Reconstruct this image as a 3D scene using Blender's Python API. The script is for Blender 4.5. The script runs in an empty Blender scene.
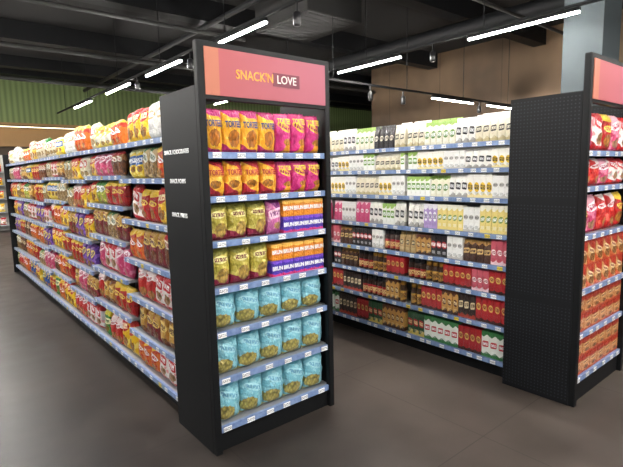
import bpy, bmesh, math, random
from mathutils import Vector, Matrix, noise as mn
random.seed(7)
S = bpy.context.scene
C = S.collection
PI = math.pi
try:
    S.view_settings.view_transform = 'Standard'
except Exception: pass

# ------------------------------------------------------------------ materials
def lin(c):
    if isinstance(c, str):
        c = tuple(int(c[i:i+2], 16)/255 for i in (0, 2, 4))
    return tuple((v/12.92 if v <= .04045 else ((v+.055)/1.055)**2.4) for v in c) + (1,)
class NT:
    def __init__(s, name, rough=.5, metal=0):
        s.m = bpy.data.materials.new(name); s.m.use_nodes = True
        s.t = s.m.node_tree; s.n = s.t.nodes; s.l = s.t.links
        s.b = s.n['Principled BSDF']; s.b.inputs['Roughness'].default_value = rough; s.b.inputs['Metallic'].default_value = metal
    def put(s, sock, v):
        if isinstance(v, bpy.types.NodeSocket): s.l.new(v, sock)
        else: sock.default_value = v
    def M(s, op, a, b=0.0, c=0.0):
        n = s.n.new('ShaderNodeMath'); n.operation = op
        s.put(n.inputs[0], a); s.put(n.inputs[1], b); s.put(n.inputs[2], c)
        return n.outputs[0]
    def mix(s, f, a, b):
        n = s.n.new('ShaderNodeMix'); n.data_type = 'RGBA'
        s.put(n.inputs[0], f); s.put(n.inputs[6], a); s.put(n.inputs[7], b)
        return n.outputs[2]
    def coord(s, kind='Generated'):
        n = s.n.new('ShaderNodeTexCoord'); x = s.n.new('ShaderNodeSeparateXYZ')
        s.l.new(n.outputs[kind], x.inputs[0]); return n.outputs[kind], x.outputs[0], x.outputs[1], x.outputs[2]
    def noise(s, vec, scale, detail=2):
        n = s.n.new('ShaderNodeTexNoise'); n.inputs['Scale'].default_value = scale; n.inputs['Detail'].default_value = detail
        s.l.new(vec, n.inputs['Vector']); return n.outputs['Fac']
    def comb(s, x, y, z):
        n = s.n.new('ShaderNodeCombineXYZ'); s.put(n.inputs[0], x); s.put(n.inputs[1], y); s.put(n.inputs[2], z); return n.outputs[0]
    def bump(s, h, st, d=.01):
        n = s.n.new('ShaderNodeBump'); n.inputs['Strength'].default_value = st; n.inputs['Distance'].default_value = d
        s.l.new(h, n.inputs['Height']); s.l.new(n.outputs[0], s.b.inputs['Normal'])
    def ramp(s, v, a, b):
        n = s.n.new('ShaderNodeMapRange'); n.inputs[1].default_value = a; n.inputs[2].default_value = b; s.l.new(v, n.inputs[0]); return n.outputs[0]
    def color(s, c): s.put(s.b.inputs['Base Color'], c)
def plain(name, c, rough=.5, metal=0, var=.12, scale=8, spec=None):
    t = NT(name, rough, metal); v, x, y, z = t.coord('Object')
    a = lin(c); d = tuple(k*(1-var) for k in a[:3]) + (1,)
    if spec is not None: t.b.inputs['Specular IOR Level'].default_value = spec
    t.color(t.mix(t.noise(v, scale), d, a)); return t.m
_ps = [0]
def pack(name, base, top=None, bot=None, logo=None, ink=None, food=None, lz=None, lr=None, fz=None, fr=None, rough=.28, bz=.82, bb=.16, acc=None):
    _ps[0] += 1; rr = random.Random(_ps[0]*13)
    slope = rr.choice((0, 0, .25, -.25, .5, -.4)); pw = rr.choice((2., 2., 6.)); off = rr.uniform(0, 50); tilt = rr.uniform(-.25, .25)
    if not food: tilt *= .25; slope *= .2
    if lz is None: lz = rr.uniform(.56, .74)
    if lr is None: lr = (rr.uniform(.3, .46), rr.uniform(.08, .17))
    if fz is None: fz = rr.uniform(.2, .36)
    if fr is None: fr = rr.uniform(.14, .25)
    fx = rr.uniform(-.16, .16); fy = rr.uniform(.5, 1.)
    t = NT(name, rough); v, x, y, z = t.coord()
    col = lin(base)
    xc = t.M('SUBTRACT', x, .5)
    wob = t.M('ADD', t.M('MULTIPLY', t.M('SINE', t.M('MULTIPLY', x, rr.uniform(3, 7))), .05), t.M('MULTIPLY', xc, slope))
    zz = t.M('ADD', z, wob)
    nz = t.noise(v, 3.)
    col = t.mix(t.M('MULTIPLY', nz, .25), col, tuple(k*.6 for k in lin(base)[:3]) + (1,))
    if acc:
        na = t.noise(t.comb(t.M('ADD', t.M('MULTIPLY', x, 1.3), off), 0., t.M('MULTIPLY', z, 1.8)), rr.uniform(2., 3.4), 1)
        col = t.mix(t.M('GREATER_THAN', na, .56), col, lin(acc))
    if bot: col = t.mix(t.M('LESS_THAN', zz, bb), col, lin(bot))
    if top: col = t.mix(t.M('GREATER_THAN', zz, bz), col, lin(top))
    if food:
        vo = t.n.new('ShaderNodeTexVoronoi'); vo.inputs['Scale'].default_value = rr.uniform(6, 11); t.l.new(v, vo.inputs['Vector'])
        fc = t.mix(t.M('MULTIPLY', vo.outputs['Distance'], 1.3), lin(food), tuple(k*.3 for k in lin(food)[:3]) + (1,))
        q = t.M('ADD', t.M('POWER', t.M('ABSOLUTE', t.M('DIVIDE', t.M('SUBTRACT', xc, fx), fr+.1)), 2.), t.M('POWER', t.M('ABSOLUTE', t.M('DIVIDE', t.M('SUBTRACT', z, fz), fr*fy)), 2.))
        q = t.M('ADD', q, t.M('MULTIPLY', t.noise(v, 7.), 1.1))
        col = t.mix(t.M('LESS_THAN', q, 1.4), col, fc)
    zc = t.M('SUBTRACT', t.M('SUBTRACT', z, lz), t.M('MULTIPLY', xc, tilt))
    if logo:
        q = t.M('ADD', t.M('POWER', t.M('ABSOLUTE', t.M('DIVIDE', xc, lr[0])), pw), t.M('POWER', t.M('ABSOLUTE', t.M('DIVIDE', zc, lr[1])), pw))
        col = t.mix(t.M('LESS_THAN', q, 1.), col, lin(logo))
    if ink:
        n1 = t.noise(t.comb(t.M('ADD', t.M('MULTIPLY', x, 12.), off), 0., t.M('MULTIPLY', z, 9.)), 1.5, 1)
        msk = t.M('MULTIPLY', t.M('LESS_THAN', t.M('ABSOLUTE', xc), lr[0]*.82), t.M('LESS_THAN', t.M('ABSOLUTE', zc), lr[1]*.5))
        msk = t.M('MULTIPLY', msk, t.M('GREATER_THAN', n1, .47))
        ln = t.M('MULTIPLY', t.M('LESS_THAN', t.M('ABSOLUTE', t.M('SUBTRACT', z, .2)), .07), t.M('GREATER_THAN', t.M('SINE', t.M('MULTIPLY', z, 160.)), .2))
        ln = t.M('MULTIPLY', ln, t.M('LESS_THAN', t.M('ABSOLUTE', xc), .3))
        if not food: msk = t.M('MAXIMUM', msk, t.M('MULTIPLY', ln, .7))
        col = t.mix(msk, col, lin(ink))
    t.color(col)
    t.bump(t.noise(v, 7., 4), .8, .03)
    return t.m

BLACK = plain('black_powder_coat', '0b0c0e', .55, spec=.25)
DARK = plain('dark_grey_metal', '0e0f11', .6, spec=.25)
STEEL = plain('shelf_grey', '85888d', .4, .1)
DECK = plain('shelf_deck_light', '97999b', .4)
BACKL = plain('back_panel_light', 'c4c2bc', .5)
BACKD = plain('back_panel_grey', '4a4743', .6)
def rail_mat():
    t = NT('price_rail_blue', .3); v, x, y, z = t.coord('Object')
    t.color(t.mix(t.noise(v, 30.), lin('3c5688'), lin('8fa4c8'))); return t.m
RAIL = rail_mat()
def tag_mat(name, base, ink):
    t = NT(name, .4); v, x, y, z = t.coord()
    n1 = t.noise(t.comb(t.M('MULTIPLY', x, 9.), t.M('MULTIPLY', y, 9.), t.M('MULTIPLY', z, 5.)), 1.6, 1)
    m = t.M('MULTIPLY', t.M('GREATER_THAN', n1, .52), t.M('LESS_THAN', t.M('ABSOLUTE', t.M('SUBTRACT', z, .5)), .33))
    t.color(t.mix(m, lin(base), lin(ink))); return t.m
TAG = tag_mat('price_tag_white', 'f2f2ee', '2b2b33')
TAGY = tag_mat('price_tag_yellow', 'f0d13a', '2b2b33')
def perf_mat():
    t = NT('perforated_black_steel', .6); v, x, y, z = t.coord('Object')
    t.b.inputs['Specular IOR Level'].default_value = .25
    p = .023
    fy = t.M('SUBTRACT', t.M('FRACT', t.M('DIVIDE', y, p)), .5); fz = t.M('SUBTRACT', t.M('FRACT', t.M('DIVIDE', z, p)), .5)
    r = t.M('ADD', t.M('MULTIPLY', fy, fy), t.M('MULTIPLY', fz, fz))
    hole = t.M('LESS_THAN', r, .045)
    band = t.M('LESS_THAN', t.M('ABSOLUTE', t.M('SUBTRACT', t.M('FRACT', t.M('DIVIDE', z, .68)), .5)), .465)
    hole = t.M('MULTIPLY', hole, band)
    col = t.mix(t.noise(v, 5.), lin('0a0b0d'), lin('0f1013'))
    t.color(t.mix(hole, col, lin('25272c')))  # holes are only lighter dots, painted for light coming through them
    return t.m
PERF = perf_mat()
def glow(name, c, e):
    t = NT(name); t.color(lin('ffffff')); t.b.inputs['Emission Color'].default_value = c; t.b.inputs['Emission Strength'].default_value = e
    return t.m
TUBE = glow('tube_glow', (1, .965, .91, 1), 400)
COVE = glow('cove_glow', (1, .78, .45, 1), 3)
def header_mat(name):
    t = NT(name, .6); v, x, y, z = t.coord()
    c = t.mix(x, lin('9c4a4c'), lin('a05464'))
    c = t.mix(t.M('LESS_THAN', x, .1), c, lin('a6624c'))
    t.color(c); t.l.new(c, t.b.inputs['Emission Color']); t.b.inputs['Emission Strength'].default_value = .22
    return t.m
HEAD = header_mat('header_pink')
GOLD = plain('lettering_gold', 'f8a832', .4); CREAM = plain('lettering_cream', 'f4dcd8', .4); WINE = plain('word_box_wine', '6e1c34', .4, var=.0)
WHITE = plain('lettering_white', 'f0f0f0', .4); NAVY = plain('lettering_navy', '1c2e7a', .4); YEL = plain('lettering_yellow', 'ffe14a', .4)

# ------------------------------------------------------------------ mesh helpers
def box(bm, x0, x1, y0, y1, z0, z1, bev=0):
    vs = [bm.verts.new((x, y, z)) for x in (x0, x1) for y in (y0, y1) for z in (z0, z1)]
    fs = [(0,1,3,2),(4,6,7,5),(0,4,5,1),(2,3,7,6),(0,2,6,4),(1,5,7,3)]
    nf = [bm.faces.new([vs[i] for i in f]) for f in fs]
    if bev:
        es = list({e for f in nf for e in f.edges})
        bmesh.ops.bevel(bm, geom=es, offset=bev, segments=2, affect='EDGES')
def loft(bm, secs, cap=True):
    rings = [[bm.verts.new(p) for p in s] for s in secs]
    n = len(rings[0])
    for a, b in zip(rings, rings[1:]):
        for i in range(n): bm.faces.new((a[i], a[(i+1) % n], b[(i+1) % n], b[i]))
    if cap: bm.faces.new(rings[0][::-1]); bm.faces.new(rings[-1])
def lathe(prof, n=16):
    bm = bmesh.new()
    loft(bm, [[(r*math.cos(2*PI*i/n), r*math.sin(2*PI*i/n), z) for i in range(n)] for z, r in prof]); return bm
def mesh(name, bm, mat, smooth=False):
    bmesh.ops.recalc_face_normals(bm, faces=bm.faces)
    me = bpy.data.meshes.new(name); bm.to_mesh(me); bm.free(); me.materials.append(mat)
    if smooth:
        for p in me.polygons: p.use_smooth = True
    return me
def bmesh_box(name, dims, mat, bev=0):
    bm = bmesh.new(); box(bm, *dims, bev=bev); return mesh(name, bm, mat)
def ob(name, me, parent=None, loc=(0,0,0), rot=(0,0,0)):
    o = bpy.data.objects.new(name, me); C.objects.link(o); o.location = loc; o.rotation_euler = rot
    if parent: o.parent = parent
    return o
def tag(o, label, cat, group=None, kind=None):
    if len(label.split()) > 16: print('LONG LABEL', label)
    o['label'] = label; o['category'] = cat
    if group: o['group'] = group
    if kind: o['kind'] = kind
    return o
def thing(name, label, cat, loc=(0,0,0), rz=0, group=None):
    return tag(ob(name, None, None, loc, (0,0,rz)), label, cat, group)
def bx(name, dims, mat, parent=None, bev=0, loc=(0,0,0)):
    return ob(name, bmesh_box(name, dims, mat, bev), parent, loc)
def text_raw(s, size, ext=.001, bold=0):
    cu = bpy.data.curves.new('t', 'FONT'); cu.body = s; cu.size = size; cu.extrude = ext; cu.align_x = 'CENTER'; cu.align_y = 'CENTER'; cu.resolution_u = 3; cu.offset = bold
    o = bpy.data.objects.new('t', cu); C.objects.link(o)
    bpy.context.view_layer.update()
    me = bpy.data.meshes.new_from_object(o.evaluated_get(bpy.context.evaluated_depsgraph_get()))
    bpy.data.objects.remove(o); bpy.data.curves.remove(cu); return me
def text_mesh(s, size, mat, face='front', ext=.001, sx=1, bold=0):
    me = text_raw(s, size, ext, bold)
    for v in me.vertices:
        x, y, z = v.co.x*sx, v.co.y, v.co.z
        if face == 'front': v.co = (x, -z, y)
        else: v.co = (-z, -x, y)
    me.materials.clear(); me.materials.append(mat); return me
ORD = 'first second third fourth fifth sixth seventh eighth ninth tenth eleventh twelfth thirteenth fourteenth fifteenth sixteenth seventeenth eighteenth nineteenth twentieth'.split() + ['%dth' % i for i in range(21, 60)]

# ------------------------------------------------------------------ package kinds (front faces local -Y, base z=0)
def bag_half(u, v, t):
    s = .045
    g = min(max((v-s)/(1-2*s), 0), 1)
    return .0015 + t/2*(max(4*u*(1-u), 0)**.42)*(math.sin(PI*g)**.27)*(1.05-.1*g)
def bag_mesh(name, w, h, t, mat, seed=0, crumple=1.):
    rnd = random.Random(seed*7+3); bm = bmesh.new(); nx, nz = 14, 22
    ph = [rnd.uniform(0, 6) for _ in range(4)]; shear = rnd.uniform(-.03, .03)*w*crumple; drop = rnd.uniform(-.05, .05)*crumple
    vvs = [0, .022, .045] + [.045+.91*(.5-.5*math.cos(PI*k/(nz-4))) for k in range(1, nz-4)] + [.955, .978, 1]
    us = [.5-.5*math.cos(PI*i/nx)*(.85+.15*abs(math.cos(PI*i/nx))) for i in range(nx+1)]
    def Pt(u, v, sgn):
        p = 1-.03*math.sin(PI*v)**.7-.012*abs(mn.noise(Vector((v*6, seed*3.1, 0))))
        x = (u-.5)*w*p*.985+shear*(v-.5)
        hh = bag_half(u, v, t)
        k = 0
        if hh > .012:
            k = .0035*math.sin(u*9+ph[0])*math.sin(v*11+ph[1]) + .012*crumple*mn.noise(Vector((u*4+seed*9, v*5.5, sgn*3))) + .009*crumple*(abs(mn.noise(Vector((u*9+seed*5, v*11, sgn))))-.2)
        return (x, sgn*(hh+k), v*h*(1-abs(drop)*.5) + drop*(x if v > .5 else 0)*v - (.004*abs(math.sin(u*12)) if v == 1 else 0))
    grid = {}
    for s in (-1, 1):
        for j, v in enumerate(vvs):
            for i in range(nx+1):
                if s == 1 and i in (0, nx): grid[(s, i, j)] = grid[(-1, i, j)]
                else: grid[(s, i, j)] = bm.verts.new(Pt(us[i], v, s))
    L = len(vvs)
    for s in (-1, 1):
        for j in range(L-1):
            for i in range(nx):
                bm.faces.new([grid[(s, i, j)], grid[(s, i+1, j)], grid[(s, i+1, j+1)], grid[(s, i, j+1)]])
    for j in (0, L-1):
        for i in range(nx):
            q = []
            for k in (grid[(-1, i, j)], grid[(-1, i+1, j)], grid[(1, i+1, j)], grid[(1, i, j)]):
                if k not in q: q.append(k)
            if len(q) > 2: bm.faces.new(q)
    return mesh(name, bm, mat, True)
def pouch_mesh(name, w, h, t, mat):
    bm = bmesh.new(); secs = []
    for v, ww, tt in ((0, .9, .86), (.03, .98, 1), (.3, 1, 1), (.6, 1, .8), (.8, 1, .42), (.88, 1, .06), (1, 1, .05)):
        s = []
        for i in range(16):
            a = 2*PI*i/16; c, q = math.cos(a), math.sin(a); e = .35
            s.append((w/2*ww*math.copysign(abs(c)**e, c), t/2*tt*math.copysign(abs(q)**e, q), v*h))
        secs.append(s)
    loft(bm, secs); return mesh(name, bm, mat, True)
def carton_mesh(name, w, h, t, mat):
    bm = bmesh.new(); box(bm, -w/2, w/2, -t/2, t/2, 0, h, bev=.002)
    box(bm, -w/2+.004, w/2-.004, -t/2+.002, t*.1, h-.0005, h+.0012)    # tuck flap on the top
    return mesh(name, bm, mat)
KIN = {}
LIDS = {}
def kind(key, shape, w, h, t, desc, cat, mat, lid=None, crumple=1.):
    nm = {'bag': 'snack_bag', 'pouch': 'foil_pouch', 'carton': 'carton', 'jar': 'jar'}[shape]
    if 'crisp bag' in desc: nm = 'crisp_bag'
    if 'cracker' in desc: nm = 'cracker_bag'
    if 'nut' in desc and shape == 'bag': nm = 'nut_packet'
    if shape == 'bag': ms = [bag_mesh(nm, w, h, t, mat, k, crumple) for k in range(4)]
    elif shape == 'pouch': ms = [pouch_mesh(nm, w, h, t, mat)]
    elif shape == 'carton': ms = [carton_mesh(nm, w, h, t, mat)]
    else:
        r = w/2; ms = [mesh(nm, lathe([(0, r*.9), (.004, r), (h*.68, r), (h*.78, r*.82), (h*.8, r*.75)]), mat, True)]
        l = mesh('lid', lathe([(0, r*.84), (h*.16, r*.84), (h*.19, r*.78)]), lid, True); LIDS[key] = (l, h*.8)
    KIN[key] = dict(nm=nm, ms=ms, w=w, h=h, t=t, desc=desc, cat=cat, shape=shape)
P = pack
def B(key, desc, mat, w=.155, h=.225, t=.09, cr=.8): kind(key, 'bag', w, h, t, desc, 'bag', mat, None, cr)
B('whiteyellow', 'white and yellow snack bag', P('m1', 'e8e2d0', 'e8be28', 'ecd050', 'e8b820', 'b02a20', 'd0a04a', acc='f0d868'), .15, .25, .11)
B('clear', 'pale cream cracker bag', P('m2', 'd6c8aa', 'ece8d8', None, 'c83a30', 'ffffff', 'c8a468', acc='e6dcc4'), .15, .26, .11)
B('whitepink', 'white and pink snack bag', P('m3', 'e4dad6', 'd0587e', 'e0d4d0', 'd04068', 'ffffff', 'd0a46c', acc='e8909c'), .14, .25, .1)
B('whitegreen', 'white and green snack bag', P('m4', 'dce0c8', '38843a', 'd0d6c0', '2f8a3c', 'ffffff', 'c89c54', acc='94ba6c'), .145, .25, .1)
B('plainwhite', 'plain white foil snack bag', P('m4b', 'd8d5ce', 'c4c1bc', None, 'b09458', 'ffffff', None, acc='e4e2dc'), .145, .25, .1)
B('yellow', 'bright yellow snack bag', P('m5', 'f1c21c', 'd93025', None, 'c8201c', 'fff2c0', 'c8832d', acc='f8e070'))
B('lemon', 'lemon yellow crisp bag', P('m5b', 'f0cc30', 'f0e8a8', None, '2a5aa0', 'ffffff', 'c08838', acc='f6e680'))
B('gold', 'golden brown snack bag', P('m6', 'bc8230', '6e3a18', '6a3516', 'f1d27a', '5a1d10', '9a6028', acc='d8ac58'), .14, .21)
B('red', 'glossy red crisp bag', P('m7', 'b81818', 'e8c23a', None, 'f5d75a', 'a3121a', 'c07a2e', acc='8a1216'))
B('scarlet', 'red and white snack bag', P('m7b', 'c4221e', 'f0dcd8', None, 'f4ecec', 'b01418', 'd0904a', acc='d85040'))
B('orange', 'orange crisp bag', P('m8', 'e0701e', 'f0c23a', None, 'ffffff', 'c81e1e', 'd89a4c', acc='c83a1e'), .145, .21)
B('brown', 'dark brown snack bag', P('m9', '5e3422', 'a6672c', None, 'e8cf9c', '3a1a10', '9a6538', acc='7a4a2c'))
B('green', 'green crisp bag', P('m10', '2f7a34', 'd9c92c', None, 'f2efc0', '1d5a24', 'b7933a', acc='4a9a40'))
B('purple', 'purple crisp bag', P('m11', '5a2e90', '8d54ac', None, 'efd95a', '4a1a6a', 'b9813a', acc='8a5ac0'))
B('maroon', 'maroon peanut packet', P('m12', '761a24', 'c79a45', None, 'e8c66a', '5a1015', '99633a', acc='961e2a'), .13, .19, .07)
B('whitered', 'white and red snack bag', P('m13', 'ede6e0', 'c4242a', 'c4242a', 'c81e26', 'ffffff', 'c6935e', acc='e8a0a0'))
B('blue', 'deep blue crisp bag', P('m14', '1c3f92', 'e8e8ec', None, 'f2d23a', '17306e', 'c8904a', acc='2a6ac0'))
B('black', 'black snack bag', P('m15', '1d1a1c', 'b3202a', None, 'd8c08a', '1a1414', '7a4a2c', acc='3a2a20'), .14, .21)
B('pink', 'pink crisp bag', P('m16', 'cc3e6c', 'e8a8b8', None, 'f8e8ec', 'b52250', 'd8a078', acc='dc7c98'))
B('lime', 'yellow green crisp bag', P('m17', '9aa828', '3f7d2c', None, 'ffffff', '2c5c1e', 'c7a04a', acc='d8d860'))
B('nuts', 'clear nut packet with brown nuts', P('m18', 'a87040', 'c0202a', None, 'e9e0cc', 'a81e24', '8a5028', fr=.5, fz=.35), .12, .19, .07)
B('nutpale', 'clear nut packet with pale nuts', P('m19', 'd8bc88', '3f7d3c', None, 'f4f0e0', '2a5a2c', 'c09a60', fr=.5, fz=.35), .12, .19, .07)
# end display
mg = P('m20', 'f4b028', 'b3256b', 'b3256b', None, None, 'd8801f', fz=.33, fr=.22, bz=.82, bb=.1, acc='f8cc48')
mm = P('m21', 'cc2078', 'e0508c', 'e9a02a', 'f4c23c', 'a01858', 'e8a038', fz=.28, lz=.64, lr=(.36, .1), acc='d83a88')
B('goldmag', 'yellow crisp bag with magenta top', mg, .1165, .215, .09, .9)
B('mag', 'magenta crisp bag with yellow centre', mm, .113, .215, .09, .9)
B('goldred', 'golden crisp bag with dark red band', P('m22', 'f0a828', 'b82a3c', 'b82a3c', None, None, 'd88a2c', bz=.84, bb=.14, fz=.33, fr=.2, acc='f8c448'), .1165, .2, .09, .9)
B('olive', 'olive gold crisp bag with maroon corner', P('m23', 'b0a240', '8f8a3c', '8c2440', 'e0d690', '6c1f2c', 'd9b25a', bz=.86, bb=.26, acc='ccbc60', lr=(.36, .1)), .128, .21, .1)
B('lilac', 'pink and purple crisp bag', P('m24', 'cc68a4', '8a3a82', None, 'f0c6d8', '7d2f74', 'e0b070', acc='d890b8'), .1, .21, .09)
msky = P('m25', '74b4c4', '58a0b6', 'b8b274', '9cccd6', '6aa4be', 'ccbc68', lz=.68, lr=(.36, .1), fz=.25, fr=.3, bz=.94, bb=.08, acc='90c6d0')
B('sky', 'turquoise crisp bag with golden crisps picture', msky, .1605, .25, .12, .9)
def K(key, shape, desc, mat, w, h, t, cat=None, lid=None): kind(key, shape, w, h, t, desc, cat or {'pouch': 'pouch', 'carton': 'box', 'jar': 'jar'}[shape], mat, lid)
K('boxorange', 'carton', 'orange gold snack box', P('m30', 'f09428', 'f8c05a', None, 'e87828', None, None, lz=.5), .079, .098, .1)
K('boxpurple', 'carton', 'purple blue snack box', P('m31', '5038b4', '7a4ac8', 'd83a7a', None, None, None), .079, .098, .1)
# right run
def R_(key, shape, desc, mat, w, h, t, lid=None): K(key, shape, desc, mat, w*.77, h, t, None, lid)
R_('r_cream', 'pouch', 'cream pouch with black print', P('n1', 'efe6cc', 'f6f0de', 'c8b888', '2a2622', 'e8e0c8', None, lz=.48, lr=(.36, .11)), .075, .19, .06)
R_('r_green', 'pouch', 'pale pouch with green label', P('n2', 'f2eed6', '86a64c', None, '5e8c34', 'ffffff', None, lz=.45, lr=(.42, .16)), .075, .185, .06)
R_('r_kraft', 'pouch', 'brown kraft pouch', P('n3', 'b89a68', None, None, '26221f', 'e0d0a0', None, lz=.5), .075, .18, .06)
R_('r_blackp', 'pouch', 'black pouch with cream label', P('n3b', '242022', None, None, 'e8e0cc', '3a3430', None, lz=.45), .075, .18, .06)
R_('r_white', 'carton', 'white box with grey print', P('n4', 'fbfaf6', None, 'c8c4bc', 'c4c0b8', '4a4a50', None, lz=.6), .06, .14, .06)
R_('r_whiteyel', 'carton', 'white box with yellow label', P('n5', 'fbf8ee', None, 'ecdca0', 'ecc42a', '3a3430', None, lz=.45, lr=(.44, .2)), .065, .135, .06)
R_('r_whitegr', 'carton', 'white box with green label', P('n6', 'fafaf2', '9cc060', None, '6a9c34', 'ffffff', None, lz=.5, lr=(.42, .17)), .06, .14, .06)
R_('r_whitered', 'carton', 'white box with red label', P('n6b', 'fbf8f4', None, 'd86a6a', 'c83038', 'ffffff', None, lz=.6), .06, .145, .06)
R_('r_whiteblk', 'pouch', 'white pouch with black label', P('n7', 'faf8f0', None, 'a8a49c', '1f1f22', 'e8e8e8', None, lz=.5, lr=(.38, .15)), .07, .175, .05)
R_('r_lilac', 'carton', 'lilac box with white label', P('n8', 'c0a4dc', 'f4f0f8', None, 'f8f6fa', '6a4a92', None, lz=.5, lr=(.42, .2)), .055, .16, .06)
R_('r_pink', 'pouch', 'pink pouch with white label', P('n9', 'd8507e', 'f4c8d4', None, 'f6eef0', 'b02a56', None, lz=.5), .075, .18, .05)
R_('r_yellow', 'carton', 'yellow box with green label', P('n10', 'f4e088', 'f8f4e0', None, '7a9a40', 'ffffff', None, lz=.5), .06, .16, .06)
R_('r_brown', 'pouch', 'dark brown coffee pouch', P('n11', '4a2c1e', 'b58a4c', None, 'd9b878', '3a1c10', None, lz=.5), .075, .16, .05)
R_('r_blackred', 'carton', 'black box with red label', P('n12', '1e1a1c', None, None, 'b3222c', 'ffffff', None, lz=.55, lr=(.5, .16)), .065, .14, .06)
R_('r_rose', 'carton', 'rose pink box', P('n13', 'cc5a6a', None, 'f0d0d4', 'f4e6e6', 'a01830', None, lz=.5), .06, .14, .06)
BLK = plain('lid_black', '151416', .35); GLD = plain('lid_gold', 'b8893a', .3, .6)
R_('r_jarred', 'jar', 'red label coffee jar, black lid', P('n14', '2c1a12', None, None, 'a81e24', 'f0d890', None, lz=.4, lr=(1, .28)), .078, .155, .06, lid=BLK)
R_('r_jargold', 'jar', 'gold label coffee jar, gold lid', P('n15', '3a2214', None, None, 'c89a44', '4a1a10', None, lz=.4, lr=(1, .28)), .078, .155, .06, lid=GLD)
R_('r_red', 'carton', 'red box with gold print', P('n16', 'b01a22', None, '3a1a14', 'd8b25a', '7a1016', None, lz=.6, lr=(.4, .14)), .065, .145, .07)
R_('r_goldbrown', 'carton', 'gold and brown box', P('n17', 'c8964a', '5a3018', '3a1a10', '5a2a16', 'f0d8a0', None, lz=.5), .065, .155, .07)
R_('r_dark', 'carton', 'dark brown box with cream label', P('n18', '2a1a14', None, 'a83a24', 'd9c8a0', '3a1a10', None, lz=.55), .065, .155, .07)
R_('r_tea', 'carton', 'green box with red and gold label', P('n19', '245030', None, 'c8b25a', 'b3242a', 'f4e4a8', None, lz=.55), .075, .15, .08)
R_('r_teawhite', 'carton', 'white and green box with red label', P('n20', 'f4f8ee', '3a7a44', '3a7a44', 'c0343a', 'ffffff', None, lz=.5), .085, .15, .08)
K('e_biscuit', 'carton', 'orange red and cream biscuit box', P('n21', 'd8a468', 'b8341e', 'cc5426', 'f0d8ac', '8a1c14', 'b87838', lz=.55, lr=(.34, .11), bz=.7), .135, .158, .12)
K('e_biscuitbrown', 'carton', 'brown red biscuit box', P('n22', 'c88a54', 'a8341e', 'b85030', 'e4b880', '6a1a10', 'a87040', lz=.55, lr=(.34, .11), bz=.72), .135, .122, .12)

def put(key, loc, rz, label, group, tilt=0, i=0, extra=None, sc=1, scx=1):
    k = KIN[key]; o = ob(k['nm'], k['ms'][i % len(k['ms'])], None, loc, (tilt, 0, rz))
    if sc != 1 or scx != 1: o.scale = (scx, 1, sc)
    tag(o, label, k['cat'], group)
    if key in LIDS: ob('lid', LIDS[key][0], o, (0, 0, LIDS[key][1]))
    if extra: ob('lettering', extra, o)
    return o

# ------------------------------------------------------------------ room
XM = 20; Y0 = -10
def struct(name, dims, mat, label, cat):
    o = bx(name, dims, mat); tag(o, label, cat, None, 'structure'); return o
def floor_mat():
    t = NT('floor_concrete_tile', .5); v, x, y, z = t.coord('Object')
    n1 = t.noise(v, .7, 4); n2 = t.noise(v, 4., 4); n3 = t.noise(v, 45., 2)
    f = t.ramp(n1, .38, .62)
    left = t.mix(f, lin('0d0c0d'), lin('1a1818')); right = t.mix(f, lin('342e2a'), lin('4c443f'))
    c = t.mix(t.ramp(t.M('ADD', x, t.M('MULTIPLY', n1, 1.2)), .9, 2.8), left, right)  # left side darkened in the colour, standing in for weaker light there
    c = t.mix(t.M('MULTIPLY', t.ramp(n2, .4, .7), .18), c, lin('504844'))
    c = t.mix(t.M('MULTIPLY', n3, .12), c, lin('1c1a19'))
    gx = t.M('LESS_THAN', t.M('FRACT', t.M('DIVIDE', t.M('ADD', x, 20.35), 1.2)), .006); gy = t.M('LESS_THAN', t.M('FRACT', t.M('DIVIDE', t.M('ADD', y, 20.2), 1.2)), .006)
    c = t.mix(t.M('MULTIPLY', t.M('MAXIMUM', gx, gy), .5), c, lin('141211'))
    t.color(c); t.put(t.b.inputs['Roughness'], t.M('ADD', t.M('MULTIPLY', n2, .2), .28))
    t.b.inputs['Specular IOR Level'].default_value = .22
    return t.m
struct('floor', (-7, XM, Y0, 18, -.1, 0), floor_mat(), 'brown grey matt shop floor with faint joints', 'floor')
struct('ceiling', (-7, XM, Y0, 18, 4.9, 5), plain('ceiling_dark', '131110', .9, 0, .5, 1.5), 'dark painted open shop ceiling', 'ceiling')
def corr():
    t = NT('green_corrugated', .6); v, x, y, z = t.coord('Object')
    w = t.M('SINE', t.M('MULTIPLY', x, 40.)); c = t.mix(t.M('ADD', t.M('MULTIPLY', w, .3), .5), lin('57683c'), lin('869860'))  # rib shading painted as darker and lighter green stripes on a flat panel
    t.color(c); return t.m
def tan_wall():
    t = NT('wall_tan', .8); v, x, y, z = t.coord('Object')
    c = t.mix(t.ramp(t.noise(v, .5, 3), .35, .65), lin('4c3d2f'), lin('735d46'))
    sm = t.M('LESS_THAN', t.M('FRACT', t.M('DIVIDE', t.M('ADD', y, 20.), 1.9)), .012)
    t.color(t.mix(t.M('MULTIPLY', sm, .5), c, lin('2a221a'))); return t.m
struct('wall_back', (-7, XM, 18, 18.2, 0, 4.9), plain('back_wall_dark', '4a3d30', .8), 'dark rear shop wall', 'wall')
struct('wall_right', (12, 12.2, -5, 11.2, 0, 4.9), tan_wall(), 'tan brown wall behind the coffee aisle', 'wall')
struct('wall_far_right', (XM-.2, XM, Y0, 18, 0, 4.9), plain('far_wall_dark', '3a3733', .8), 'dark recess wall beyond the tan wall', 'wall')
struct('trim_1', (-7, XM-.2, 17.9, 18, 3.35, 4.8), corr(), 'green ribbed panel band high on the rear wall', 'wall panel')
struct('trim_2', (-7, XM-.2, 17.88, 18, 2.6, 3.35), plain('band_beige', 'a07c50', .7), 'beige band under the green ribbed panels', 'wall panel')
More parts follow.
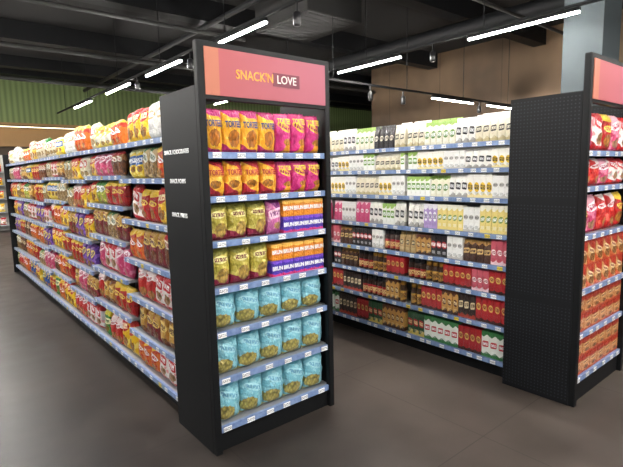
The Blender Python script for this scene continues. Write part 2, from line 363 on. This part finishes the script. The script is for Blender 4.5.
struct('trim_3', (-7, XM-.2, 17.2, 17.7, 4.72, 4.9), DARK, 'dark ceiling edge above the green panels', 'beam')
struct('column', (6.9, 7.5, 2.45, 2.94, 0, 4.9), plain('column_grey', '343c3f', .85), 'blue grey square column behind the right end display', 'column')
o = bx('strip_light', (-7, 6, 17.74, 17.8, 3.2, 3.225), COVE); tag(o, 'warm strip light glowing along the beige band on the rear wall', 'light')
bx('mounting_rail', (-7, 6, 17.8, 17.88, 3.19, 3.26), DARK, o)
for i, (y, z) in enumerate(((5.5, 4.5), (8.6, 4.5), (12, 4.5), (15.4, 4.6))):
    struct('ceiling_beam', (-7, XM-.2 if y > 11.2 else 12, y, y+.3, z, 4.9), DARK, 'dark ceiling beam, %s from the front, crossing the shop' % ORD[i], 'beam')
DUCT = plain('duct_grey', '191817', .8)
d = thing('air_duct', 'grey rectangular air duct hanging near the top of the picture', 'duct', (5.0, 6.0, 4.1))
bx('duct_body', (0, 1.2, 0, 1.5, 0, .45), DUCT, d, .01)
bm = bmesh.new(); box(bm, .08, 1.12, .08, 1.45, -.006, 0)
for k in range(9): box(bm, .1, 1.1, .1+k*.15, .16+k*.15, -.01, -.005)
ob('grille', mesh('grille', bm, DUCT), d)
for xx in (.1, 1.1): bx('hanger', (xx-.01, xx+.01, .7, .72, .45, .8), DARK, d)
for i, (x, z, r) in enumerate(((0.2, 4.40, .06), (4.6, 4.40, .05), (8.6, 4.3, .16))):
    bm = bmesh.new(); n = 14
    loft(bm, [[(x+r*math.cos(2*PI*k/n), y, z+r*math.sin(2*PI*k/n)) for k in range(n)] for y in (-3, 17.1)])
    o = ob('ceiling_pipe', mesh('ceiling_pipe', bm, DARK, True)); tag(o, ['thin black pipe under the ceiling above the snack aisle', 'thin black pipe between the two lighting rows', 'thick round black duct under the ceiling near the column'][i], 'pipe')
for i, (y, z, r) in enumerate(((4.2, 4.12, .03), (7.7, 4.0, .035), (10.6, 4.05, .05), (13.5, 3.95, .05))):
    bm = bmesh.new(); n = 12
    loft(bm, [[(x, y+r*math.cos(2*PI*k/n), z+r*math.sin(2*PI*k/n)) for k in range(n)] for x in (-6, 4.9 if i == 1 else 11.5)])
    o = ob('cross_pipe', mesh('cross_pipe', bm, DUCT, True)); tag(o, 'grey pipe crossing under the ceiling, %s from the front' % ORD[i], 'pipe', 'cross pipes')

# ------------------------------------------------------------------ ceiling lights
HOUS = bmesh_box('housing', (-.025, .025, 0, 1.5, .02, .065), DARK, .004)
DIFF = bmesh_box('diffuser', (-.019, .019, .01, 1.49, 0, .02), TUBE, .004)
CLIP = bmesh_box('mounting_clip', (-.02, .02, -.02, .02, .065, .0745), DARK)
def light(x, y, z, rz, label, group):
    t = thing('linear_light', label, 'light', (x, y, z), rz, group)
    ob('housing', HOUS, t); ob('diffuser', DIFF, t)
    for q in (.2, 1.3): ob('mounting_clip', CLIP, t, (0, q, 0))
rows = ((-2.0, [-6.5, -1, 4, 6.5, 9, 11.5, 14.2], 'added unseen row far left'), (.75, [-8.6, -6, -3.3, -.8, 1.7, 4.2, 6.7, 9.2, 11.7, 14.4], 'unseen row above the snack aisle'),  # both rows lie out of view, added for illumination of the left side
        (3.5, [-7.8, -5.2, -2.5, 0.0, 2.45, 5.0, 7.43, 9.8, 12.5], 'row above the coffee aisle'), (6.3, [-5, -2.3, .1, 2.5, 5.22, 7.65, 10.0, 12.4], 'row nearest the column'))  # lights behind the camera, in every row, are added for frontal fill
for x, ys, nm in rows:
    for i, y in enumerate(ys): light(x, y, 3.4, 0, 'hanging white linear light, %s from the front, %s' % (ORD[i], nm), 'linear lights hanging in rows')
    bm = bmesh.new(); box(bm, x-.02, x+.02, -9, 16, 3.475, 3.51)
    o = ob('lighting_track', mesh('lighting_track', bm, DARK)); tag(o, 'thin black track carrying the %s' % nm, 'track', 'lighting tracks')
    for k in range(11): bx('hanger_rod', (x-.005, x+.005, -7.5+k*2.25, -7.49+k*2.25, 3.51, 4.9), DARK, o)
for i, x in enumerate((8.2, 10.3)): light(x, 6.0, 3.0, -PI/2, 'crosswise linear light before the tan wall, %s' % ('nearer' if i == 0 else 'farther'), 'crosswise linear lights')
bm = bmesh.new(); box(bm, 5, 12, 5.98, 6.02, 3.075, 3.11); o = ob('lighting_track', mesh('lighting_track', bm, DARK)); tag(o, 'black crosswise track in front of the tan wall', 'track', 'lighting tracks')
for k in range(4): bx('hanger_rod', (5.5+k*1.9, 5.51+k*1.9, 5.99, 6.0, 3.11, 4.1 if k == 0 else 4.9), DARK, o)
sb = mesh('spot_body', lathe([(0, .035), (.02, .045), (.14, .045), (.16, .02)]), BLK, True)
sk = bmesh_box('bracket', (-.01, .01, -.01, .01, .14, .255), BLK)
for i, (x, y, z, l) in enumerate(((6.3, 4.6, 3.22, 'black track spotlight between two lights of the column row'), (6.3, 7.2, 3.22, 'black track spotlight behind the pink header of the centre display'), (3.5, 4.4, 3.22, 'black track spotlight at the top above the coffee aisle'), (3.5, 9.4, 3.22, 'small black track spotlight between far lights of the coffee row'), (3.5, 7.1, 3.22, 'black track spotlight between middle lights of the coffee row'), (6.3, 9.5, 3.22, 'small black track spotlight far along the column row'), (9.95, 6.0, 2.82, 'black track spotlight on the crosswise track, right one'), (7.3, 6.0, 2.82, 'black track spotlight on the crosswise track, left one'), (6.4, 6.0, 2.82, 'black track spotlight on the crosswise track, outermost left'))):
    s = thing('track_spotlight', l, 'spotlight', (x, y, z), 0, 'track spotlights'); ob('spot_body', sb, s); ob('bracket', sk, s)

# ------------------------------------------------------------------ end displays
tagm = bmesh_box('price_tag', (-.026, .026, -.002, 0, 0, .028), TAG)
tags_side = [bmesh_box('price_tag', (-.002, 0, -.022, .022, 0, .026), TAG), bmesh_box('price_tag', (-.002, 0, -.022, .022, 0, .026), TAGY)]
W, D = .9, .5
def endcap(ox, oy, levels, label, header):
    e = thing('end_display', label, 'shelving unit', (ox, oy, 0), 0, 'end of aisle displays')
    for x in (0, W-.02): bx('side_panel', (x, x+.02, .04, D-.0, 0, 2.04), BLACK if header else PERF, e)
    for x in (0, W-.04): bx('upright_post', (x, x+.04, 0, .04, 0, 2.26), BLACK, e, .003)
    bx('back_panel', (.02, W-.02, D-.02, D, .1, 1.92), BACKD, e)
    bx('base_plinth', (.02, W-.02, .03, D-.02, 0, levels[0]-.03), BLACK, e)
    bm = bmesh.new(); box(bm, .03, W-.03, 0.001, .04, 1.97, 2.26)
    ob('header_frame', mesh('header_frame', bm, BLACK), e)
    hp = bx('header_panel', (.04, W-.04, -.004, .001, 1.99, 2.23), HEAD, e); hp['label'] = 'dusty pink header board with gold and white lettering' if header else 'dusty pink header board'
    if header:
        ob('lettering', text_mesh("SNACK'N", .068, GOLD, sx=.86, bold=.0005), hp, (.345, -.0055, 2.108))
        wb = bmesh_box('word_box', (.465, .655, -.007, -.004, 2.07, 2.144), WINE); ob('word_box', wb, hp)
        ob('lettering', text_mesh('LOVE', .064, CREAM, sx=.92, bold=.0004), hp, (.56, -.0085, 2.107))
    for li, z in enumerate(levels):
        s = bx('shelf', (.022, W-.022, .03, D-.022, z-.008, z+.015), STEEL, e)
        bx('price_rail', (.042, W-.042, .012, .03, z-.017, z+.018), RAIL, s)
        n = 6
        for k in range(n):
            x = .09+(W-.18)*k/(n-1)+random.uniform(-.02, .02)
            ob('price_tag', tagm, s, (x, .011, z-.014+random.uniform(-.002, .002)))
    return e
L1 = [.135, .418, .69, .94, 1.20, 1.445, 1.68]
e1 = endcap(1.16, 2.28, L1, "black end display with pink header lettered SNACK'N LOVE, stocked with crisps", True)
sp = [c for c in e1.children if c.name.startswith('side_panel')][0]
for s, z in (("SNACK / CHOCOLATES", 1.71), ("SNACK / CHIPS", 1.545), ("SNACK / NUTS", 1.35)):
    ob('lettering', text_mesh(s, .034, WHITE, face='side', bold=.0008, sx=.9), sp, (-.001, .31, z))
L2 = [.16, .46, .758, 1.12, 1.433, 1.66]
e2 = endcap(3.2, 1.19, L2, 'black perforated end display at the right edge, stocked with biscuit boxes', False)

def lettering(txt, size, mat, w, h, t, z, sx=1):
    me = text_raw(txt, size, .0005, .0009)
    for v in me.vertices:
        x, y = v.co.x*sx, v.co.y+z
        u = min(max(x/w/.97+.5, 0), 1); q = min(max(y/h, 0), 1)
        v.co = (x, -bag_half(u, q, t)-.0105-v.co.z, y)
    me.materials.clear(); me.materials.append(mat); return me
RD = plain('lettering_red', 'b3202c', .4)
T1 = lettering('TORTEES', .042, NAVY, .1165, .215, .09, .135, .56)
T2 = lettering('TORTEES', .042, YEL, .113, .215, .09, .165, .54)
T3 = lettering('TORTEES', .042, RD, .1165, .2, .09, .13, .56)
T4 = text_mesh('BRUN', .034, WHITE, bold=.001, sx=.85)
for v in T4.vertices: v.co.z += .05; v.co.y -= .0515
def endrow(items, lv, li, shelf, disp, ox, oy):
    z = lv[li]; gap = (lv[li+1]-.019 if li+1 < len(lv) else 1.955)-z-.0152
    x = ox+.045; i = 0
    tot = sum(KIN[k[0]]['w']*n for k, n, _ in items); cnt = sum(n for _, n, _ in items); sp_ = max(.0003, (W-.09-tot)/cnt)
    for keys, n, extra in items:
        for _ in range(n):
            w = KIN[keys[0]]['w']; t = KIN[keys[0]]['t']; zz = z+.0152
            isbag = KIN[keys[0]]['shape'] == 'bag'
            H = sum(KIN[q]['h']+.0015 for q in keys)
            sc = min(1.15, (gap-.002)/H) if isbag else min(1, (gap-.005)/H)
            for q, key in enumerate(keys):
                lab = '%s, %s from left%s, %s shelf, %s' % (KIN[key]['desc'], ORD[i], '' if len(keys) == 1 else ' '+('lower', 'upper', 'topmost')[q], shelf, disp)
                put(key, (x+w/2+sp_/2, oy+.032+t/2+(random.uniform(0, .008) if isbag else 0), zz), random.uniform(-.06, .06) if isbag else random.uniform(-.01, .01), lab, 'packs on the ' + disp, random.uniform(-.015, .005) if isbag else 0, random.randrange(4), extra, sc*(random.uniform(.97, 1) if isbag else 1))
                zz += KIN[key]['h']*sc+.0015
            x += w+sp_; i += 1
d1 = 'centre end display'
endrow([(('goldmag',), 4, T1), (('mag',), 3, T2)], L1, 6, 'top', d1, 1.16, 2.28)
endrow([(('goldred',), 4, T3), (('mag',), 3, T2)], L1, 5, 'second', d1, 1.16, 2.28)
endrow([(('olive',), 3, None), (('lilac',), 1, None), (('boxpurple', 'boxorange'), 4, T4)], L1, 4, 'third', d1, 1.16, 2.28)
endrow([(('olive',), 3, None), (('boxpurple', 'boxorange'), 5, T4)], L1, 3, 'fourth', d1, 1.16, 2.28)
for k, nm in ((2, 'fifth'), (1, 'sixth'), (0, 'bottom')): endrow([(('sky',), 5, None)], L1, k, nm, d1, 1.16, 2.28)
d2 = 'right end display'
endrow([(('pink',), 1, None), (('whitered',), 1, None), (('red',), 1, None), (('pink',), 1, None), (('whitered',), 1, None)], L2, 5, 'top', d2, 3.2, 1.19)
endrow([(('scarlet',), 2, None), (('pink',), 1, None), (('whitered',), 2, None)], L2, 4, 'second', d2, 3.2, 1.19)
endrow([(('maroon',), 1, None), (('pink',), 1, None), (('scarlet',), 2, None), (('red',), 1, None)], L2, 3, 'third', d2, 3.2, 1.19)
endrow([(('e_biscuit',)*2, 6, None)], L2, 2, 'fourth', d2, 3.2, 1.19)
endrow([(('e_biscuitbrown',)*2, 6, None)], L2, 1, 'fifth', d2, 3.2, 1.19)
endrow([(('e_biscuitbrown',)*2, 6, None)], L2, 0, 'bottom', d2, 3.2, 1.19)

# ------------------------------------------------------------------ long gondola units
def unit(ox, oy, levels, label, group, backmat, BL, ntag=5, width=.87):
    u = thing('shelving_unit', label, 'shelving unit', (ox, oy, 0), 0, group)
    cx = .43
    bx('back_panel', (cx-.015, cx+.015, .0, BL-.002, .08, 1.86), backmat, u)
    bx('base_plinth', (.05, width-.05, .002, BL-.002, 0, levels[0]-.03), BLACK, u)
    for y in (0, BL-.022): bx('upright_post', (cx-.035, cx-.016, y, y+.02, levels[0]-.03, 1.86), STEEL, u)
    for li, z in enumerate(levels):
        s = bx('shelf', (.02, cx-.036, .003, BL-.003, z-.008, z+.015), DECK, u)
        bx('price_rail', (0.0, .02, .003, BL-.003, z-.017, z+.018), RAIL, s)
        for k in range(ntag):
            ob('price_tag', tags_side[1 if random.random() < .08 else 0], s, (-.0005, .08+(BL-.16)*k/(ntag-1)+random.uniform(-.03, .03), z-.013))
        bx('rear_shelf', (cx+.016, width, .003, BL-.003, z-.008, z+.015), DECK, u)
    return u
LLs = {0: [.11, .37, .65, .94, 1.24, 1.545, 1.80], 1: [.11, .44, .75, 1.05, 1.33, 1.57, 1.80], 2: [.11, .39, .68, .97, 1.26, 1.54, 1.80], 3: [.11, .44, .74, 1.03, 1.31, 1.57, 1.8], 4: [.11, .39, .69, .98, 1.26, 1.54, 1.8], 'o': [.11, .41, .71, .99, 1.27, 1.55, 1.80]}
SN = ['bottom', 'sixth', 'fifth', 'fourth', 'third', 'second', 'top']
pal = {6: ['whiteyellow', 'clear', 'whitepink', 'plainwhite', 'lemon', 'clear', 'yellow', 'whitegreen', 'whiteyellow', 'orange'],
       5: ['yellow', 'gold', 'clear', 'red', 'lemon', 'whitered', 'orange', 'nuts', 'nutpale', 'pink'],
       4: ['orange', 'yellow', 'lime', 'brown', 'whitered', 'gold', 'lemon', 'nuts', 'scarlet', 'nutpale', 'red'],
       3: ['maroon', 'orange', 'whitered', 'red', 'yellow', 'purple', 'nuts', 'scarlet', 'gold', 'nutpale'],
       2: ['brown', 'whitered', 'purple', 'red', 'pink', 'green', 'yellow', 'blue', 'scarlet', 'orange'],
       1: ['brown', 'maroon', 'red', 'orange', 'pink', 'nuts', 'scarlet', 'nutpale', 'gold', 'yellow'],
       0: ['red', 'yellow', 'blue', 'orange', 'green', 'whitered', 'scarlet', 'lemon']}
BA = .94
for b in range(7):
    oy = 2.8+b*BA; LL = LLs.get(b, LLs['o'])
    u = unit(1.2, oy, LL, 'snack shelving bay, %s from the front of the left aisle' % ORD[b], 'left aisle shelving bays', BACKD, BA, 6)
    if b == 6: bx('end_panel', (-.03, .88, BA, BA+.03, 0, 1.98), BLACK, u)
    for li, z in enumerate(LL):
        gap = (LL[li+1]-.019 if li < 6 else 2.14)-z-.0152
        y = oy+.006; i = 0; prev = None
        while True:
            key = random.choice([p for p in pal[li] if p != prev]); prev = key; n = random.choice((2, 2, 3, 3)); full = False
            hs = random.uniform(1.02, 1.45) if li < 6 else random.uniform(.75, 1.1)*.24/KIN[key]['h']; scx = random.uniform(.95, 1.08) if li < 6 else random.uniform(.88, 1.)
            for _ in range(n):
                w = KIN[key]['w']*scx; h = KIN[key]['h']; t = KIN[key]['t']
                if y+w > oy+BA-.002: full = True; break
                sc = min(hs*random.uniform(.97, 1.02), (gap-.003)/h)
                lab = '%s, %s from near end, %s shelf, %s left bay' % (KIN[key]['desc'], ORD[i], SN[li], ORD[b])
                put(key, (1.2+.024+t/2+random.uniform(0, .012), y+w/2, z+.0152), -PI/2+random.uniform(-.06, .06), lab, 'snack bags along the left aisle', random.uniform(-.07, .0) if li == 6 else random.uniform(-.02, 0), random.randrange(4), None, sc, scx)
                if li == 6 and random.random() < .6:
                    lab = '%s behind %s from near end, %s shelf, %s left bay' % (KIN[key]['desc'], ORD[i], SN[li], ORD[b])
                    put(key, (1.2+.195+t/2+random.uniform(0, .02), y+w/2, z+.0152), -PI/2+random.uniform(-.05, .05), lab, 'snack bags along the left aisle', random.uniform(-.02, .0), i+1, None, random.uniform(.9, 1.1)*.235/h, scx)
                y += w+.0005; i += 1
            if full: break

BL = .97
LR = [.117, .385, .625, .846, 1.078, 1.343, 1.567, 1.76]
SR = ['bottom', 'seventh', 'sixth', 'fifth', 'fourth', 'third', 'second', 'top']
rp = {7: ['r_cream', 'r_whiteblk', 'r_green', 'r_cream', 'r_blackp', 'r_green', 'r_whiteblk', 'r_cream'],
      6: ['r_whiteyel', 'r_whiteblk', 'r_white', 'r_whiteyel', 'r_whitegr', 'r_cream', 'r_whitegr', 'r_white'],
      5: ['r_white', 'r_whiteyel', 'r_whiteblk', 'r_green', 'r_whitegr', 'r_white', 'r_whiteyel', 'r_cream'],
      4: ['r_yellow', 'r_white', 'r_yellow', 'r_lilac', 'r_whiteblk', 'r_whitegr', 'r_whiteblk', 'r_pink', 'r_white', 'r_pink'],
      3: ['r_rose', 'r_brown', 'r_white', 'r_blackred', 'r_goldbrown', 'r_kraft', 'r_jarred', 'r_white', 'r_blackred', 'r_brown'],
      2: ['r_red', 'r_rose', 'r_red', 'r_jargold', 'r_jarred', 'r_red', 'r_jargold', 'r_jarred', 'r_brown', 'r_blackred'],
      1: ['r_red', 'r_dark', 'r_goldbrown', 'r_red', 'r_jargold', 'r_goldbrown', 'r_jarred', 'r_dark'],
      0: ['r_teawhite', 'r_red', 'r_teawhite', 'r_tea', 'r_goldbrown', 'r_tea', 'r_red', 'r_dark', 'r_teawhite']}
for b in range(3):
    unit(3.25, 1.7+b*BL, LR, 'coffee shelving bay, %s from the front of the right aisle' % ORD[b], 'right aisle shelving bays', BACKL, BL, 8)
for li, z in enumerate(LR):
    seq = rp[li]; si = 0; cnt = {0: 0, 1: 0, 2: 0}; y = 1.708
    gap = (LR[li+1]-.019 if li < 7 else 1.99)-z-.0152
    while y < 4.2:
        key = seq[si % len(seq)]; si += 1; n = random.choice((3, 3, 4, 5)); fill = random.uniform(.86, .97)
        for _ in range(n):
            w = KIN[key]['w']; b = int((y-1.7)/BL)
            if y+w > 1.7+(b+1)*BL-.002: y = 1.7+(b+1)*BL+.004; b += 1
            if b > 2: y = 9; break
            sc = min(1.35, gap*fill/KIN[key]['h'])
            lab = '%s, %s from near end, %s shelf, %s right bay' % (KIN[key]['desc'], ORD[cnt[b]], SR[li], ORD[b]); cnt[b] += 1
            put(key, (3.25+.023+KIN[key]['t']/2+random.uniform(0, .004), y+w/2, z+.0152), -PI/2+random.uniform(-.02, .02), lab, 'packs along the right aisle', 0, 0, None, sc)
            if li == 7 and y < 4.1:
                lab = '%s behind %s from near end, %s shelf, %s right bay' % (KIN[key]['desc'], ORD[cnt[b]-1], SR[li], ORD[b])
                put(key, (3.25+.1+KIN[key]['t']/2, y+w/2, z+.0152), -PI/2, lab, 'packs along the right aisle', 0, 0, None, 1.14)
            y += w+.002

# far shelving on the rear wall
u = thing('wall_shelving', 'distant shelving against the rear wall at the left edge', 'shelving unit', (.6, 16.9, 0))
bx('back_panel', (0, 3.6, .45, .5, 0, 2.3), BACKL, u)
for x in (0, 3.56): bx('side_panel', (x, x+.04, 0, .45, 0, 2.3), DARK, u)
FZ = [.2, .6, 1.0, 1.4, 1.8]
for z in FZ: bx('shelf', (.04, 3.56, 0, .45, z-.03, z), DECK, u)
for li, z in enumerate(FZ):
    for k in range(14):
        key = random.choice(['whitered', 'whiteyellow', 'whitepink', 'clear', 'red', 'yellow'])
        put(key, (.6+.2+k*.235, 16.9+.12, z+.0002), 0, '%s, %s from left, %s shelf from floor, rear wall' % (KIN[key]['desc'], ORD[k], ORD[li]), 'packs on the rear wall shelving', 0, k)

# ------------------------------------------------------------------ world, camera
w = bpy.data.worlds.new('World'); S.world = w; w.use_nodes = True
w.node_tree.nodes['Background'].inputs[0].default_value = (.92, .96, 1, 1); w.node_tree.nodes['Background'].inputs[1].default_value = .8
Xc = Vector((577, 74, -475)).normalized(); Yc = Vector((-398, 52.5, -475)); Yc = (Yc-Xc*Yc.dot(Xc)).normalized(); Zc = Xc.cross(Yc)
R = Matrix((Xc, Yc, Zc)).to_4x4()
cam = bpy.data.cameras.new('camera'); co = bpy.data.objects.new('camera', cam); C.objects.link(co)
cam.sensor_width = 36; cam.lens = 475/623*36; cam.clip_start = .05
co.matrix_world = Matrix.Translation((0, 0, 1.58)) @ R
S.camera = co
